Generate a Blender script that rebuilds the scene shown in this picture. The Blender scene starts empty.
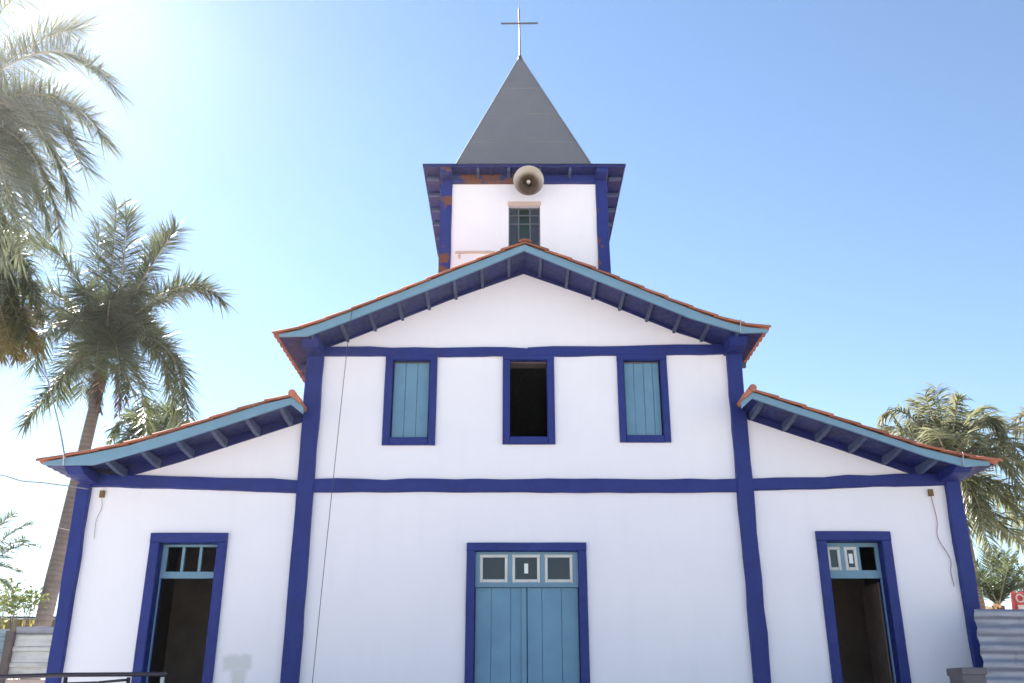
import bpy, math, random
from mathutils import Vector, noise
R = math.radians
random.seed(7)
SC = bpy.context.scene
COL = SC.collection
EYE = 1.6
# ------------------------------------------------------------------ camera, sky, sun, exposure
cam_d = bpy.data.cameras.new('camera'); cam = bpy.data.objects.new('camera', cam_d); COL.objects.link(cam)
cam.location = (0, 0, EYE); cam.rotation_euler = (R(90 + 21.1), 0, 0)
cam_d.sensor_width = 36; cam_d.lens = 36 * 946 / 1024; cam_d.clip_start = .05; cam_d.clip_end = 3000
SC.camera = cam
SUN_AZ, SUN_EL = 36.0, 37.0            # degrees left of +Y, degrees up
wd = bpy.data.worlds.new('World'); SC.world = wd; wd.use_nodes = True
nt = wd.node_tree; nt.nodes.clear()
sky = nt.nodes.new('ShaderNodeTexSky'); sky.sky_type = 'NISHITA'; sky.sun_disc = False
sky.sun_elevation = R(SUN_EL); sky.sun_rotation = R(-SUN_AZ)
sky.altitude = 300; sky.air_density = 1.0; sky.dust_density = .0; sky.ozone_density = 1.3
bg = nt.nodes.new('ShaderNodeBackground'); bg.inputs[1].default_value = .0555
wo = nt.nodes.new('ShaderNodeOutputWorld')
nt.links.new(sky.outputs[0], bg.inputs[0]); nt.links.new(bg.outputs[0], wo.inputs[0])
sl = bpy.data.lights.new('sun', 'SUN'); sl.energy = 5.0; sl.angle = R(.5); sl.color = (1, .95, .87)
so = bpy.data.objects.new('sun', sl); COL.objects.link(so)
sd = Vector((-math.sin(R(SUN_AZ)) * math.cos(R(SUN_EL)), math.cos(R(SUN_AZ)) * math.cos(R(SUN_EL)), math.sin(R(SUN_EL))))
so.rotation_euler = (-sd).to_track_quat('-Z', 'Y').to_euler(); so.location = (0, 0, 40)
SC.view_settings.view_transform = 'Standard'; SC.view_settings.look = 'None'
SC.view_settings.exposure = 2.07; SC.view_settings.gamma = 1

PS, PC = math.sin(R(21.1)), math.cos(R(21.1))
def at(x, y, Y):
    """real point at depth Y that stands where the photograph has pixel (x, y)"""
    u = (x - 512) / 946; v = (341.5 - y) / 946
    f = PC - v * PS; up = PS + v * PC
    return Vector((u / f * Y, Y, EYE + up / f * Y))

# ------------------------------------------------------------------ materials
def mat(name, col, rough=.7, spec=.3, metal=0):
    m = bpy.data.materials.new(name); m.use_nodes = True
    b = m.node_tree.nodes['Principled BSDF']
    b.inputs['Base Color'].default_value = (*col, 1); b.inputs['Roughness'].default_value = rough
    b.inputs['Specular IOR Level'].default_value = spec; b.inputs['Metallic'].default_value = metal
    return m
class NB:
    def __init__(s, m): s.t = m.node_tree; s.b = s.t.nodes['Principled BSDF']; s._c = None
    def n(s, kind, **kw):
        o = s.t.nodes.new('ShaderNode' + kind)
        for k, v in kw.items():
            if k.startswith('i_'): o.inputs[int(k[2:])].default_value = v
            else: setattr(o, k, v)
        return o
    def l(s, a, b): s.t.links.new(a, b)
    def obj(s):
        if not s._c: s._c = s.n('TexCoord')
        return s._c.outputs['Object']
    def noise(s, scale, detail=4, rough=.6, stretch=None, vec=None):
        v = vec or s.obj()
        if stretch:
            mp = s.n('Mapping'); mp.inputs['Scale'].default_value = stretch; s.l(v, mp.inputs[0]); v = mp.outputs[0]
        t = s.n('TexNoise'); t.inputs['Scale'].default_value = scale; t.inputs['Detail'].default_value = detail
        t.inputs['Roughness'].default_value = rough; s.l(v, t.inputs['Vector']); return t.outputs['Fac']
    def ramp(s, f, a, b, lo=0., hi=1.):
        r = s.n('MapRange'); r.inputs[1].default_value = a; r.inputs[2].default_value = b
        r.inputs[3].default_value = lo; r.inputs[4].default_value = hi; s.l(f, r.inputs[0]); return r.outputs[0]
    def mix(s, f, c1, c2):
        m = s.n('MixRGB')
        for i, c in ((0, f), (1, c1), (2, c2)):
            if isinstance(c, tuple): m.inputs[i].default_value = (*c, 1)
            elif isinstance(c, (int, float)): m.inputs[i].default_value = c
            else: s.l(c, m.inputs[i])
        return m.outputs[0]
    def math(s, op, a, b=None):
        m = s.n('Math', operation=op)
        for i, c in ((0, a), (1, b)):
            if c is None: continue
            if isinstance(c, (int, float)): m.inputs[i].default_value = c
            else: s.l(c, m.inputs[i])
        return m.outputs[0]
    def bump(s, f, strength=.3, dist=.01):
        b = s.n('Bump'); b.inputs['Strength'].default_value = strength; b.inputs['Distance'].default_value = dist
        s.l(f, b.inputs['Height']); s.l(b.outputs[0], s.b.inputs['Normal'])
    def color(s, c): s.l(c, s.b.inputs['Base Color'])

def plaster(name, stain=False):
    m = mat(name, (.8, .79, .79), .85, .2); b = NB(m); speck = b.noise(26, 2, .5)
    big = b.noise(.7, 3); fine = b.noise(9, 5, .65); streak = b.noise(1.6, 4, .6, (3.5, 3.5, .35))
    c = b.mix(b.ramp(big, .35, .7), (.845, .80, .815), (.805, .765, .79))
    c = b.mix(b.ramp(streak, .52, .78, 0, .22), c, (.70, .69, .69))
    c = b.mix(b.ramp(fine, .64, .74, 0, .35), c, (.66, .645, .64))
    c = b.mix(b.ramp(speck, .76, .80, 0, .4), c, (.55, .53, .52))
    if stain:                                   # bell-shaped grey stain beside the left doorway
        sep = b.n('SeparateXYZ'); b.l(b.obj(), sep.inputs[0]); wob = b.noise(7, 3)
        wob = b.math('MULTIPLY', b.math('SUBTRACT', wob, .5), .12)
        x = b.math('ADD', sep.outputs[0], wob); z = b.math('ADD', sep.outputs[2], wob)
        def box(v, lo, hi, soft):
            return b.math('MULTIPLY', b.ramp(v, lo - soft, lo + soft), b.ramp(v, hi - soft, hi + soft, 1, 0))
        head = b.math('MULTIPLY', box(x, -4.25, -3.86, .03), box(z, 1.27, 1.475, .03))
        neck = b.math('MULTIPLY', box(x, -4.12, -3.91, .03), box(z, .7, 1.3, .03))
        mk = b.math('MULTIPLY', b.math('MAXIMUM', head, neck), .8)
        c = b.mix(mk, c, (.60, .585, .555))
    b.color(c)
    h = b.math('ADD', b.math('MULTIPLY', b.noise(2.2, 3), 1.0), b.math('MULTIPLY', b.noise(40, 4), .12))
    b.bump(h, .45, .03)
    return m
def paint(name, col, dark, peel=None, amount=.60, rough=.5, top=None):
    m = mat(name, col, rough, .35); b = NB(m)
    c = b.mix(b.ramp(b.noise(2.5, 4), .35, .7), col, dark)
    lighter = tuple(min(1, x * 1.35 + .015) for x in col)
    c = b.mix(b.ramp(b.noise(24, 5, .7), .60, .78, 0, .5), c, lighter)
    if peel:
        pn = b.noise(1.9, 4, .6)
        if top:                                  # the paint has gone mostly near the top of the post
            sep = b.n('SeparateXYZ'); b.l(b.obj(), sep.inputs[0]); pn = b.math('ADD', pn, b.ramp(sep.outputs[2], top[0], top[1], 0, .14))
        c = b.mix(b.ramp(pn, amount, amount + .03), c, peel)
    b.color(c)
    b.l(b.ramp(b.noise(12, 3), .3, .7, rough - .08, rough + .18), b.b.inputs['Roughness'])
    b.bump(b.noise(30, 4, .7, (1, 1, .25)), .25, .006)
    return m
M = {}
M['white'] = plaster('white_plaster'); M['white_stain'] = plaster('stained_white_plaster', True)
M['navy'] = paint('navy_paint', (.014, .027, .175), (.011, .021, .14))
M['navy_peel'] = paint('peeling_navy_paint', (.014, .027, .18), (.011, .021, .14), (.15, .05, .028), .60, top=(8.7, 9.2))
M['bare_wood'] = paint('worn_through_navy_paint', (.016, .032, .165), (.02, .024, .09), (.14, .055, .035), .46)
M['navy_worn'] = paint('worn_navy_paint', (.014, .027, .18), (.011, .021, .14), (.15, .05, .028), .64)
M['soffit'] = paint('soffit_paint', (.010, .017, .125), (.014, .017, .085))
M['sky_blue'] = paint('light_blue_paint', (.165, .29, .375), (.145, .255, .335))
M['sky_board'] = paint('weathered_light_blue_paint', (.145, .28, .38), (.12, .235, .335))
M['rafter'] = paint('rafter_paint', (.065, .085, .16), (.05, .065, .125))
def tile_mat():
    m = mat('clay_tile', (.45, .17, .08), .85, .15); b = NB(m)
    att = b.n('Attribute', attribute_name='tone')
    c = b.mix(att.outputs['Fac'], (.46, .165, .095), (.26, .095, .065))
    c = b.mix(b.ramp(b.noise(5, 5, .7), .52, .7, 0, .6), c, (.16, .10, .075))
    c = b.mix(b.ramp(b.noise(14, 4), .62, .75, 0, .5), c, (.5, .33, .22))
    b.color(c); b.bump(b.noise(40, 4), .3, .01); return m
M['tile'] = tile_mat()
def metal_sheet(name, c1, c2, rough=.45, metal=.6, rust=None):
    m = mat(name, c1, rough, .4, metal); b = NB(m)
    c = b.mix(b.ramp(b.noise(1.3, 5, .65, (1, 1, .5)), .35, .7), c1, c2)
    if rust:
        c = b.mix(b.ramp(b.noise(4, 6, .75, (.35, 1, 3.5)), .5, .66, 0, .7), c, tuple(x * .55 for x in c2))
        c = b.mix(b.ramp(b.noise(3.1, 6, .7), .58, .72, 0, .75), c, rust)
    b.color(c); b.l(b.ramp(b.noise(4, 4), .3, .7, rough - .1, rough + .15), b.b.inputs['Roughness'])
    b.bump(b.noise(3, 3), .15, .02); return m
M['spire'] = metal_sheet('grey_painted_sheet', (.185, .18, .185), (.165, .16, .168), .6, .0)
M['zinc'] = metal_sheet('weathered_zinc', (.33, .33, .365), (.24, .24, .28), .5, .45, (.17, .14, .13))
M['zinc_pale'] = metal_sheet('pale_ribbed_sheet', (.62, .61, .57), (.52, .51, .48), .5, .1, (.42, .36, .27))
M['zinc_blue'] = metal_sheet('bluish_sheet', (.30, .38, .42), (.20, .25, .28), .5, .3, (.1, .09, .09))
M['dark_metal'] = mat('dark_metal', (.06, .05, .06), .4, .4, .5)
M['iron'] = mat('iron_bar', (.10, .10, .11), .5, .4, .3)
M['black_wire'] = mat('black_cable', (.06, .06, .065), .6)
M['grey_wire'] = mat('grey_cable', (.36, .34, .33), .6)
M['pink_wire'] = mat('reddish_wire', (.20, .06, .06), .6)
M['horn'] = metal_sheet('beige_horn_paint', (.52, .48, .42), (.38, .34, .28), .5, .0)
def horn_mat():
    m = M['horn']; b = NB(m); sep = b.n('SeparateXYZ'); b.l(b.obj(), sep.inputs[0])
    old = b.b.inputs['Base Color'].links[0].from_socket
    b.color(b.mix(b.ramp(sep.outputs[1], -.347, -.27), old, (.09, .055, .035)))
horn_mat()
M['horn_plug'] = mat('pale_plastic', (.55, .50, .42), .4)
M['lintel'] = paint('bare_plaster', (.62, .46, .37), (.55, .42, .35))
M['pane_dark'] = mat('dark_glass', (.015, .018, .02), .12, .5)
M['pane_green'] = mat('green_glass', (.018, .032, .024), .15, .5)
M['pane_grey'] = paint('grey_shutter', (.035, .045, .07), (.03, .035, .055)); M['mullion'] = paint('grey_mullion', (.14, .16, .18), (.10, .11, .13))
M['white_frame'] = paint('white_window_paint', (.66, .65, .61), (.55, .54, .50))
M['paper'] = mat('white_label', (.75, .75, .73), .7)
M['inside'] = paint('nave_shade_plaster', (.02, .016, .013), (.015, .012, .01))  # near-black: the unlit nave's darkness is put into the colour
M['inside_aisle'] = paint('shade_toned_aisle_plaster', (.14, .12, .11), (.11, .09, .08)); M['partition'] = paint('lit_toned_partition', (.42, .34, .28), (.33, .26, .21))  # lighter partition, darker lining: the room's light and shade set by colour
M['brown_door'] = paint('brown_door_wood', (.21, .15, .12), (.15, .105, .085))
M['box_brown'] = mat('brown_box', (.17, .10, .04), .6)
def concrete(name, c1, c2):
    m = mat(name, c1, .9, .2); b = NB(m)
    b.color(b.mix(b.ramp(b.noise(2.4, 6, .7), .35, .7), c1, c2)); b.bump(b.noise(25, 5), .4, .01); return m
M['paving'] = concrete('pale_paving', (.62, .60, .60), (.54, .52, .52))
M['dirt'] = concrete('pale_concrete_square', (.56, .53, .52), (.47, .44, .43))
M['block'] = concrete('grey_concrete', (.19, .17, .17), (.13, .115, .12))
def brick_mat():
    m = mat('orange_brick', (.4, .15, .06), .9, .15); b = NB(m)
    t = b.n('TexBrick'); t.inputs['Scale'].default_value = 5; t.inputs['Color1'].default_value = (.38, .14, .06, 1)
    t.inputs['Color2'].default_value = (.26, .09, .045, 1); t.inputs['Mortar'].default_value = (.3, .24, .2, 1)
    mp = b.n('Mapping'); mp.inputs['Rotation'].default_value = (R(90), 0, 0); b.l(b.obj(), mp.inputs[0]); b.l(mp.outputs[0], t.inputs[0])
    b.color(t.outputs[0]); b.bump(b.noise(20, 4), .4, .01); return m
M['brick'] = brick_mat()
M['weather_wood'] = paint('weathered_post_wood', (.15, .12, .11), (.09, .07, .065))
def leaf(name, c1, c2, tr=.35, dry=None):
    m = bpy.data.materials.new(name); m.use_nodes = True; b = NB(m)
    att = b.n('Attribute', attribute_name='tone')
    c = b.mix(att.outputs['Fac'], c1, c2)
    if dry: c = b.mix(b.ramp(b.noise(1.2, 3), .55, .68), c, dry)
    b.color(c); b.b.inputs['Roughness'].default_value = .42; b.b.inputs['Specular IOR Level'].default_value = .5
    t = b.n('BsdfTranslucent'); b.l(b.mix(.5, c, tuple(min(1, x * 1.5) for x in c1)), t.inputs[0])
    mx = b.n('MixShader'); mx.inputs[0].default_value = tr
    out = m.node_tree.nodes['Material Output']
    b.l(b.b.outputs[0], mx.inputs[1]); b.l(t.outputs[0], mx.inputs[2]); b.l(mx.outputs[0], out.inputs[0]); return m
M['leaf'] = leaf('royal_palm_leaf', (.10, .12, .05), (.038, .055, .025), .36)
M['leaf_grey'] = leaf('flare_paled_leaf', (.15, .165, .10), (.07, .085, .05), .45)  # leaf colour greyed and paled to carry part of the lens flare veil
M['leaf_olive'] = leaf('olive_palm_leaf', (.17, .18, .06), (.08, .095, .04), .45)
M['leaf_pale'] = leaf('pale_palm_leaf', (.23, .23, .13), (.07, .085, .035), .46)
M['leaf_dry'] = leaf('dry_palm_leaf', (.19, .155, .05), (.10, .085, .035))
M['leaf_brown'] = leaf('dead_palm_leaf', (.11, .08, .055), (.06, .045, .035), .15)
M['rachis'] = leaf('pale_leaf_stalk', (.30, .27, .15), (.2, .18, .1), .1)
M['leaf_shrub'] = leaf('shrub_leaf', (.12, .14, .03), (.05, .07, .025), .35)
M['flower_yellow'] = mat('yellow_petal', (.75, .66, .30), .6)
def trunk_mat(name, c1, c2):
    m = mat(name, c1, .9, .15); b = NB(m)
    w = b.n('TexWave', wave_type='BANDS', bands_direction='Z'); w.inputs['Scale'].default_value = 2.6
    w.inputs['Distortion'].default_value = 3.5; w.inputs['Detail'].default_value = 3; b.l(b.obj(), w.inputs[0])
    c = b.mix(b.ramp(w.outputs['Fac'], .0, .5), tuple(.5 * (p_ + q_) for p_, q_ in zip(c1, c2)), c1)
    c = b.mix(b.ramp(b.noise(3, 5), .45, .7, 0, .6), c, tuple(x * .65 for x in c1))
    c = b.mix(b.ramp(b.noise(6, 4), .62, .7, 0, .6), c, tuple(x * 1.5 for x in c1))
    b.color(c); b.bump(w.outputs['Fac'], .3, .02); return m
M['trunk'] = trunk_mat('grey_palm_trunk', (.175, .15, .135), (.11, .095, .085))
M['trunk_brown'] = trunk_mat('brown_palm_trunk', (.22, .14, .09), (.11, .07, .05))
M['crownshaft'] = paint('pinkish_crownshaft', (.30, .20, .13), (.16, .15, .08))
M['yellow'] = mat('yellow_letters', (.62, .50, .10), .6)
M['olive_board'] = paint('olive_board', (.14, .11, .03), (.09, .07, .025))
M['red'] = paint('red_cloth', (.75, .12, .10), (.68, .09, .085))
M['cream'] = mat('cream_mark', (.75, .62, .48), .7)

# ------------------------------------------------------------------ mesh helpers
class MB:
    def __init__(s): s.v = []; s.f = []; s.tone = []
    def quad(s, *p, tone=0):
        n = len(s.v); s.v += [tuple(q) for q in p]; s.f.append(tuple(range(n, n + len(p)))); s.tone += [tone] * len(p)
    def add(s, vs, fs, tone=0):
        n = len(s.v); s.v += [tuple(q) for q in vs]; s.f += [tuple(i + n for i in f) for f in fs]; s.tone += [tone] * len(vs)
    def box(s, x0, x1, y0, y1, z0, z1):
        s.add([(x0, y0, z0), (x1, y0, z0), (x1, y1, z0), (x0, y1, z0), (x0, y0, z1), (x1, y0, z1), (x1, y1, z1), (x0, y1, z1)],
              [(0, 3, 2, 1), (4, 5, 6, 7), (0, 1, 5, 4), (1, 2, 6, 5), (2, 3, 7, 6), (3, 0, 4, 7)])
    def prism_y(s, poly, y0, y1):
        """polygon of (x, z) extruded from y0 to y1"""
        n = len(poly); vs = [(x, y0, z) for x, z in poly] + [(x, y1, z) for x, z in poly]
        s.add(vs, [tuple(range(n)), tuple(range(2 * n - 1, n - 1, -1))] + [(i, i + n, (i + 1) % n + n, (i + 1) % n) for i in range(n)])
    def prism_x(s, poly, x0, x1):
        """polygon of (y, z) extruded from x0 to x1"""
        n = len(poly); vs = [(x0, y, z) for y, z in poly] + [(x1, y, z) for y, z in poly]
        s.add(vs, [tuple(range(n - 1, -1, -1)), tuple(range(n, 2 * n))] + [(i, (i + 1) % n, (i + 1) % n + n, i + n) for i in range(n)])
    def bar(s, a, b, w, d, side=(1, 0, 0), jit=.004, ch=.012, seg=None):
        """hand-hewn timber from a to b: w across `side`, d across the third direction, chamfered and uneven"""
        a = Vector(a); b = Vector(b); t = (b - a).normalized(); u = Vector(side); u = (u - t * u.dot(t)).normalized(); v = t.cross(u)
        L = (b - a).length; seg = seg or max(1, int(L / .35)); ch = min(ch, w * .3, d * .3)
        sh = [(-w/2, -d/2+ch), (-w/2+ch, -d/2), (w/2-ch, -d/2), (w/2, -d/2+ch), (w/2, d/2-ch), (w/2-ch, d/2), (-w/2+ch, d/2), (-w/2, d/2-ch)]
        vs = []; k = random.random() * 50
        for i in range(seg + 1):
            p = a.lerp(b, i / seg)
            for j, (x, y) in enumerate(sh):
                q = noise.noise(Vector((i * .9 + k, (j // 2) * 3.1, k))) * jit * 2
                vs.append(p + u * (x + (q if x > 0 else -q)) + v * y)
        fs = [tuple(range(7, -1, -1)), tuple(range(seg * 8, seg * 8 + 8))]
        for i in range(seg):
            for j in range(8): fs.append((i*8+j, i*8+(j+1) % 8, i*8+8+(j+1) % 8, i*8+8+j))
        s.add(vs, fs)
    def tube(s, pts, r, n=8, cap=True):
        pts = [Vector(p) for p in pts]; rs = r if isinstance(r, (list, tuple)) else [r] * len(pts); vs = []
        for i, p in enumerate(pts):
            t = (pts[min(i+1, len(pts)-1)] - pts[max(i-1, 0)]).normalized()
            u = t.cross(Vector((0, 0, 1)) if abs(t.z) < .9 else Vector((0, 1, 0))).normalized(); w = t.cross(u)
            for j in range(n):
                a = 2 * math.pi * j / n; vs.append(p + (u * math.cos(a) + w * math.sin(a)) * rs[i])
        fs = [(i*n+j, i*n+(j+1) % n, i*n+n+(j+1) % n, i*n+n+j) for i in range(len(pts)-1) for j in range(n)]
        if cap: fs += [tuple(range(n-1, -1, -1)), tuple(range((len(pts)-1)*n, len(pts)*n))]
        s.add(vs, fs)
    def build(s, name, m, parent=None, smooth=False, label=None):
        o0 = Vector(parent['_o']) if parent and '_o' in parent else Vector((0, 0, 0))
        me = bpy.data.meshes.new(name); me.from_pydata([Vector(v) - o0 for v in s.v], [], s.f); me.update()
        me.materials.append(m)
        if any(s.tone):
            at_ = me.attributes.new('tone', 'FLOAT', 'POINT'); at_.data.foreach_set('value', s.tone)
        if smooth: me.polygons.foreach_set('use_smooth', [True] * len(me.polygons))
        o = bpy.data.objects.new(name, me); COL.objects.link(o)
        if parent: o.parent = parent; o['_o'] = parent['_o']
        if label: o['label'] = label
        return o
def thing(name, loc, label, cat, group=None):
    o = bpy.data.objects.new(name, None); COL.objects.link(o); o.location = loc; o['_o'] = tuple(loc); o.empty_display_size = .3
    o['label'] = label; o['category'] = cat
    if group: o['group'] = group
    return o
def solo(mb, name, m, loc, label, cat, group=None, smooth=False):
    """a thing that is one mesh, its origin at loc"""
    mb.v = [Vector(v) - Vector(loc) for v in mb.v]
    o = mb.build(name, m, None, smooth); o.location = loc; o['label'] = label; o['category'] = cat
    if group: o['group'] = group
    return o
def lerp_profile(prof, x):
    for (x0, z0), (x1, z1) in zip(prof, prof[1:]):
        if min(x0, x1) <= x <= max(x0, x1): return z0 + (z1 - z0) * (x - x0) / (x1 - x0)
    return prof[-1][1] if abs(x - prof[-1][0]) < abs(x - prof[0][0]) else prof[0][1]

# ------------------------------------------------------------------ ground
FL = .8                                        # level of the raised forecourt and church floor
g = MB(); N = 24; S = 400
g.quad((-S, -S, 0), (S, -S, 0), (S, S, 0), (-S, S, 0)); o = g.build('ground', M['dirt']); o['kind'] = 'structure'
g = MB(); g.box(-30, 30, 8.5, 70, .004, FL - .004); o = g.build('forecourt', M['paving']); o['kind'] = 'structure'
g = MB()
for i in range(4): g.box(-2.6, 3.0, 8.5 - .32 * (4 - i), 8.5 - .32 * (3 - i) - .003, .005, .16 * (i + 1))
o = g.build('steps', M['paving']); o['kind'] = 'structure'

# added scattering volume standing in for the lens flare veil towards the sun
g = MB(); g.box(-420, 420, -420, 420, -1, 24); hz = g.build('flare_haze', bpy.data.materials.new('flare_veil')); hz['kind'] = 'stuff'
hm = hz.data.materials[0]; hm.use_nodes = True; hm.node_tree.nodes.clear()
pv = hm.node_tree.nodes.new('ShaderNodeVolumePrincipled'); ho = hm.node_tree.nodes.new('ShaderNodeOutputMaterial')
pv.inputs['Color'].default_value = (.95, .96, 1, 1); pv.inputs['Density'].default_value = .00033; pv.inputs['Anisotropy'].default_value = .82
hm.node_tree.links.new(pv.outputs[0], ho.inputs['Volume'])

# ------------------------------------------------------------------ church
CX0 = .2; W = 14.0; GF = 13.15; BK = 31.0
church = thing('church', (CX0, W, FL), 'white colonial church with navy timber framing, tiled roofs and a grey pyramid spire', 'church')
def wall_grid(xs, zs, holes, y0, y1):
    mb = MB(); nx, nz = len(xs) - 1, len(zs) - 1
    def solid(i, k):
        if not (0 <= i < nx and 0 <= k < nz): return False
        cx = (xs[i] + xs[i+1]) / 2; cz = (zs[k] + zs[k+1]) / 2
        return not any(a < cx < b and c < cz < d for a, b, c, d in holes)
    for i in range(nx):
        for k in range(nz):
            if not solid(i, k): continue
            x0, x1, z0, z1 = xs[i], xs[i+1], zs[k], zs[k+1]
            mb.quad((x0, y0, z0), (x1, y0, z0), (x1, y0, z1), (x0, y0, z1)); mb.quad((x1, y1, z0), (x0, y1, z0), (x0, y1, z1), (x1, y1, z1))
            if not solid(i-1, k): mb.quad((x0, y1, z0), (x0, y0, z0), (x0, y0, z1), (x0, y1, z1))
            if not solid(i+1, k): mb.quad((x1, y0, z0), (x1, y1, z0), (x1, y1, z1), (x1, y0, z1))
            if not solid(i, k-1): mb.quad((x0, y1, z0), (x1, y1, z0), (x1, y0, z0), (x0, y0, z0))
            if not solid(i, k+1): mb.quad((x0, y0, z1), (x1, y0, z1), (x1, y1, z1), (x0, y1, z1))
    return mb
# profiles in the plane of the bargeboards (x, z): top of tiles, bottom of bargeboard
MT_L = [(.2, 8.375), (-.877, 7.925), (-1.651, 7.575), (-2.438, 7.235), (-2.896, 7.045), (-3.2, 6.935), (-3.591, 6.845)]
MT_R = [(.2, 8.375), (1.303, 7.905), (2.29, 7.46), (2.85, 7.215), (3.207, 7.075), (3.5, 6.995), (3.88, 6.945)]
MB_L = [(.19, 8.19), (-.871, 7.70), (-1.697, 7.345), (-2.435, 7.02), (-3.06, 6.765), (-3.479, 6.755)]
MB_R = [(.19, 8.19), (1.344, 7.665), (2.677, 7.06), (3.438, 6.815), (3.829, 6.825)]
AT_L = [(-3.20, 5.885), (-3.641, 5.775), (-4.508, 5.475), (-5.472, 5.165), (-6.0, 5.05), (-6.359, 4.98), (-6.756, 4.90)]
AT_R = [(3.512, 5.965), (4.188, 5.725), (4.884, 5.475), (5.837, 5.13), (6.387, 4.985), (6.955, 4.90)]
AB_L = [(-3.215, 5.70), (-5.03, 5.07), (-5.944, 4.80), (-6.655, 4.80)]
AB_R = [(3.50, 5.79), (4.168, 5.55), (4.861, 5.31), (5.948, 4.91), (6.435, 4.775), (6.783, 4.80)]
# --- nave front wall
DOOR = (-.535, .96, FL, 3.71); WC = (-.03, .545, 5.435, 6.675); WL = (-1.865, -1.285, 5.42, 6.675); WR = (1.75, 2.32, 5.455, 6.675)
xs = sorted({-3.18, 3.58, *DOOR[:2], *WC[:2], *WL[:2], *WR[:2]}); zs = sorted({FL, *DOOR[3:], *WC[2:], *WL[2:], *WR[2:], 6.8})
def grow(h, bottom=True): return (h[0] - .022, h[1] + .022, h[2] - (.022 if bottom else 0), h[3] + .022)
hs = [grow(DOOR, False), grow(WC), grow(WL), grow(WR)]
xs = sorted({-3.18, 3.58} | {v for h in hs for v in h[:2]}); zs = sorted({FL, 6.8} | {v for h in hs for v in h[2:]})
nw = wall_grid(xs, zs, hs, W, W + .32)
gab = [(-3.18, 6.8), (3.58, 6.8), (3.58, 6.82), (3.438, 6.84), (2.677, 7.16), (1.344, 7.77), (.42, 8.235), (-.04, 8.235), (-.871, 7.81), (-1.697, 7.45), (-2.435, 7.125), (-3.06, 6.845), (-3.18, 6.805)]
nw.prism_y(gab, W, W + .32)
nw.build('front_wall', M['white'], church)
# --- aisle front walls
DL = (-5.15, -4.31, FL, 3.835); DR = (4.60, 5.405, FL, 3.86)
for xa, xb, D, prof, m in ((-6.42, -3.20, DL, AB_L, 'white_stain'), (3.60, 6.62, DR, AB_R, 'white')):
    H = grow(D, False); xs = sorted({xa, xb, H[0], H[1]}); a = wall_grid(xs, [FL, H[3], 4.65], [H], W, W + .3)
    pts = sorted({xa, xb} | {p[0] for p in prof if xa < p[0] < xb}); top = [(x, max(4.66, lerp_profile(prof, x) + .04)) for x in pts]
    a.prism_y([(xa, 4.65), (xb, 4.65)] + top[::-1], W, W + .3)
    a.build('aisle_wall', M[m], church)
# --- flanks, back and inside
for a_, b_ in ((-3.17, -2.93), (3.33, 3.57)): s = MB(); s.box(a_, b_, W + .323, BK, FL, 6.72); s.build('nave_wall', M['white'], church)
for a_, b_ in ((-6.42, -6.15), (6.35, 6.62)): s = MB(); s.box(a_, b_, W + .303, BK, FL, 4.7); s.build('flank_wall', M['white'], church)
s = MB(); s.box(-6.41, 6.61, BK + .002, BK + .3, FL, 4.7); s.prism_y([(-3.1, 4.7), (3.5, 4.7), (3.5, 6.75), (.2, 8.1), (-3.1, 6.75)], BK + .002, BK + .3); s.build('back_wall', M['white'], church)
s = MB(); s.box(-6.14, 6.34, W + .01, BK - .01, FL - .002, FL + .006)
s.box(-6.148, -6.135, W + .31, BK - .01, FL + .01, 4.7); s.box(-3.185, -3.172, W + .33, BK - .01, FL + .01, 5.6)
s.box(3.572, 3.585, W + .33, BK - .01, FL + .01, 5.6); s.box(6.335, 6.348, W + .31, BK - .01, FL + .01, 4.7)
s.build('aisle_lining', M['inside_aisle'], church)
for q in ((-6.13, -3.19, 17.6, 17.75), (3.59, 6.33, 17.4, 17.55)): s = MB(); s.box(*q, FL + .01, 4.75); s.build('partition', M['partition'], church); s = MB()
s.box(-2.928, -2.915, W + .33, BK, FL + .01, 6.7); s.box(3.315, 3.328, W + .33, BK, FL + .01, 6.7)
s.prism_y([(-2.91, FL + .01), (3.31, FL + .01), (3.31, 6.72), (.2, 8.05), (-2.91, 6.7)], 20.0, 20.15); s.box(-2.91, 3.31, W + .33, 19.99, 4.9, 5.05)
s.box(-2.91, 3.31, W + .33, 19.99, 6.72, 6.78); s.build('nave_shade_lining', M['inside'], church)  # near-black lining and added ceiling keep the open window dark
# --- timber frame
def timber(name, a, b, w, d, side, m='navy', jit=.011): mb = MB(); mb.bar(a, b, w, d, side, jit); return mb.build(name, M[m], church)
PY = W - .005
timber('post', (-3.085, PY, FL), (-3.085, PY, 6.76), .25, .16, (1, 0, 0)); timber('post', (3.48, PY, FL), (3.48, PY, 6.80), .235, .16, (1, 0, 0))
timber('corner_post', (-6.365, PY, FL), (-6.385, PY, 4.70), .20, .16, (1, 0, 0)); timber('corner_post', (6.555, PY, FL), (6.575, PY, 4.75), .22, .16, (1, 0, 0))
BY = W - .002
timber('beam', (-2.962, BY, 4.68), (3.36, BY, 4.68), .20, .12, (0, 0, 1)); timber('beam', (-6.27, BY, 4.76), (-3.212, BY, 4.672), .195, .12, (0, 0, 1)); timber('beam', (3.60, BY, 4.695), (6.465, BY, 4.78), .18, .12, (0, 0, 1))
timber('beam', (-2.962, BY, 6.82), (.25, BY, 6.81), .145, .12, (0, 0, 1)); timber('beam', (.25, BY, 6.81), (3.36, BY, 6.86), .16, .12, (0, 0, 1))
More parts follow.
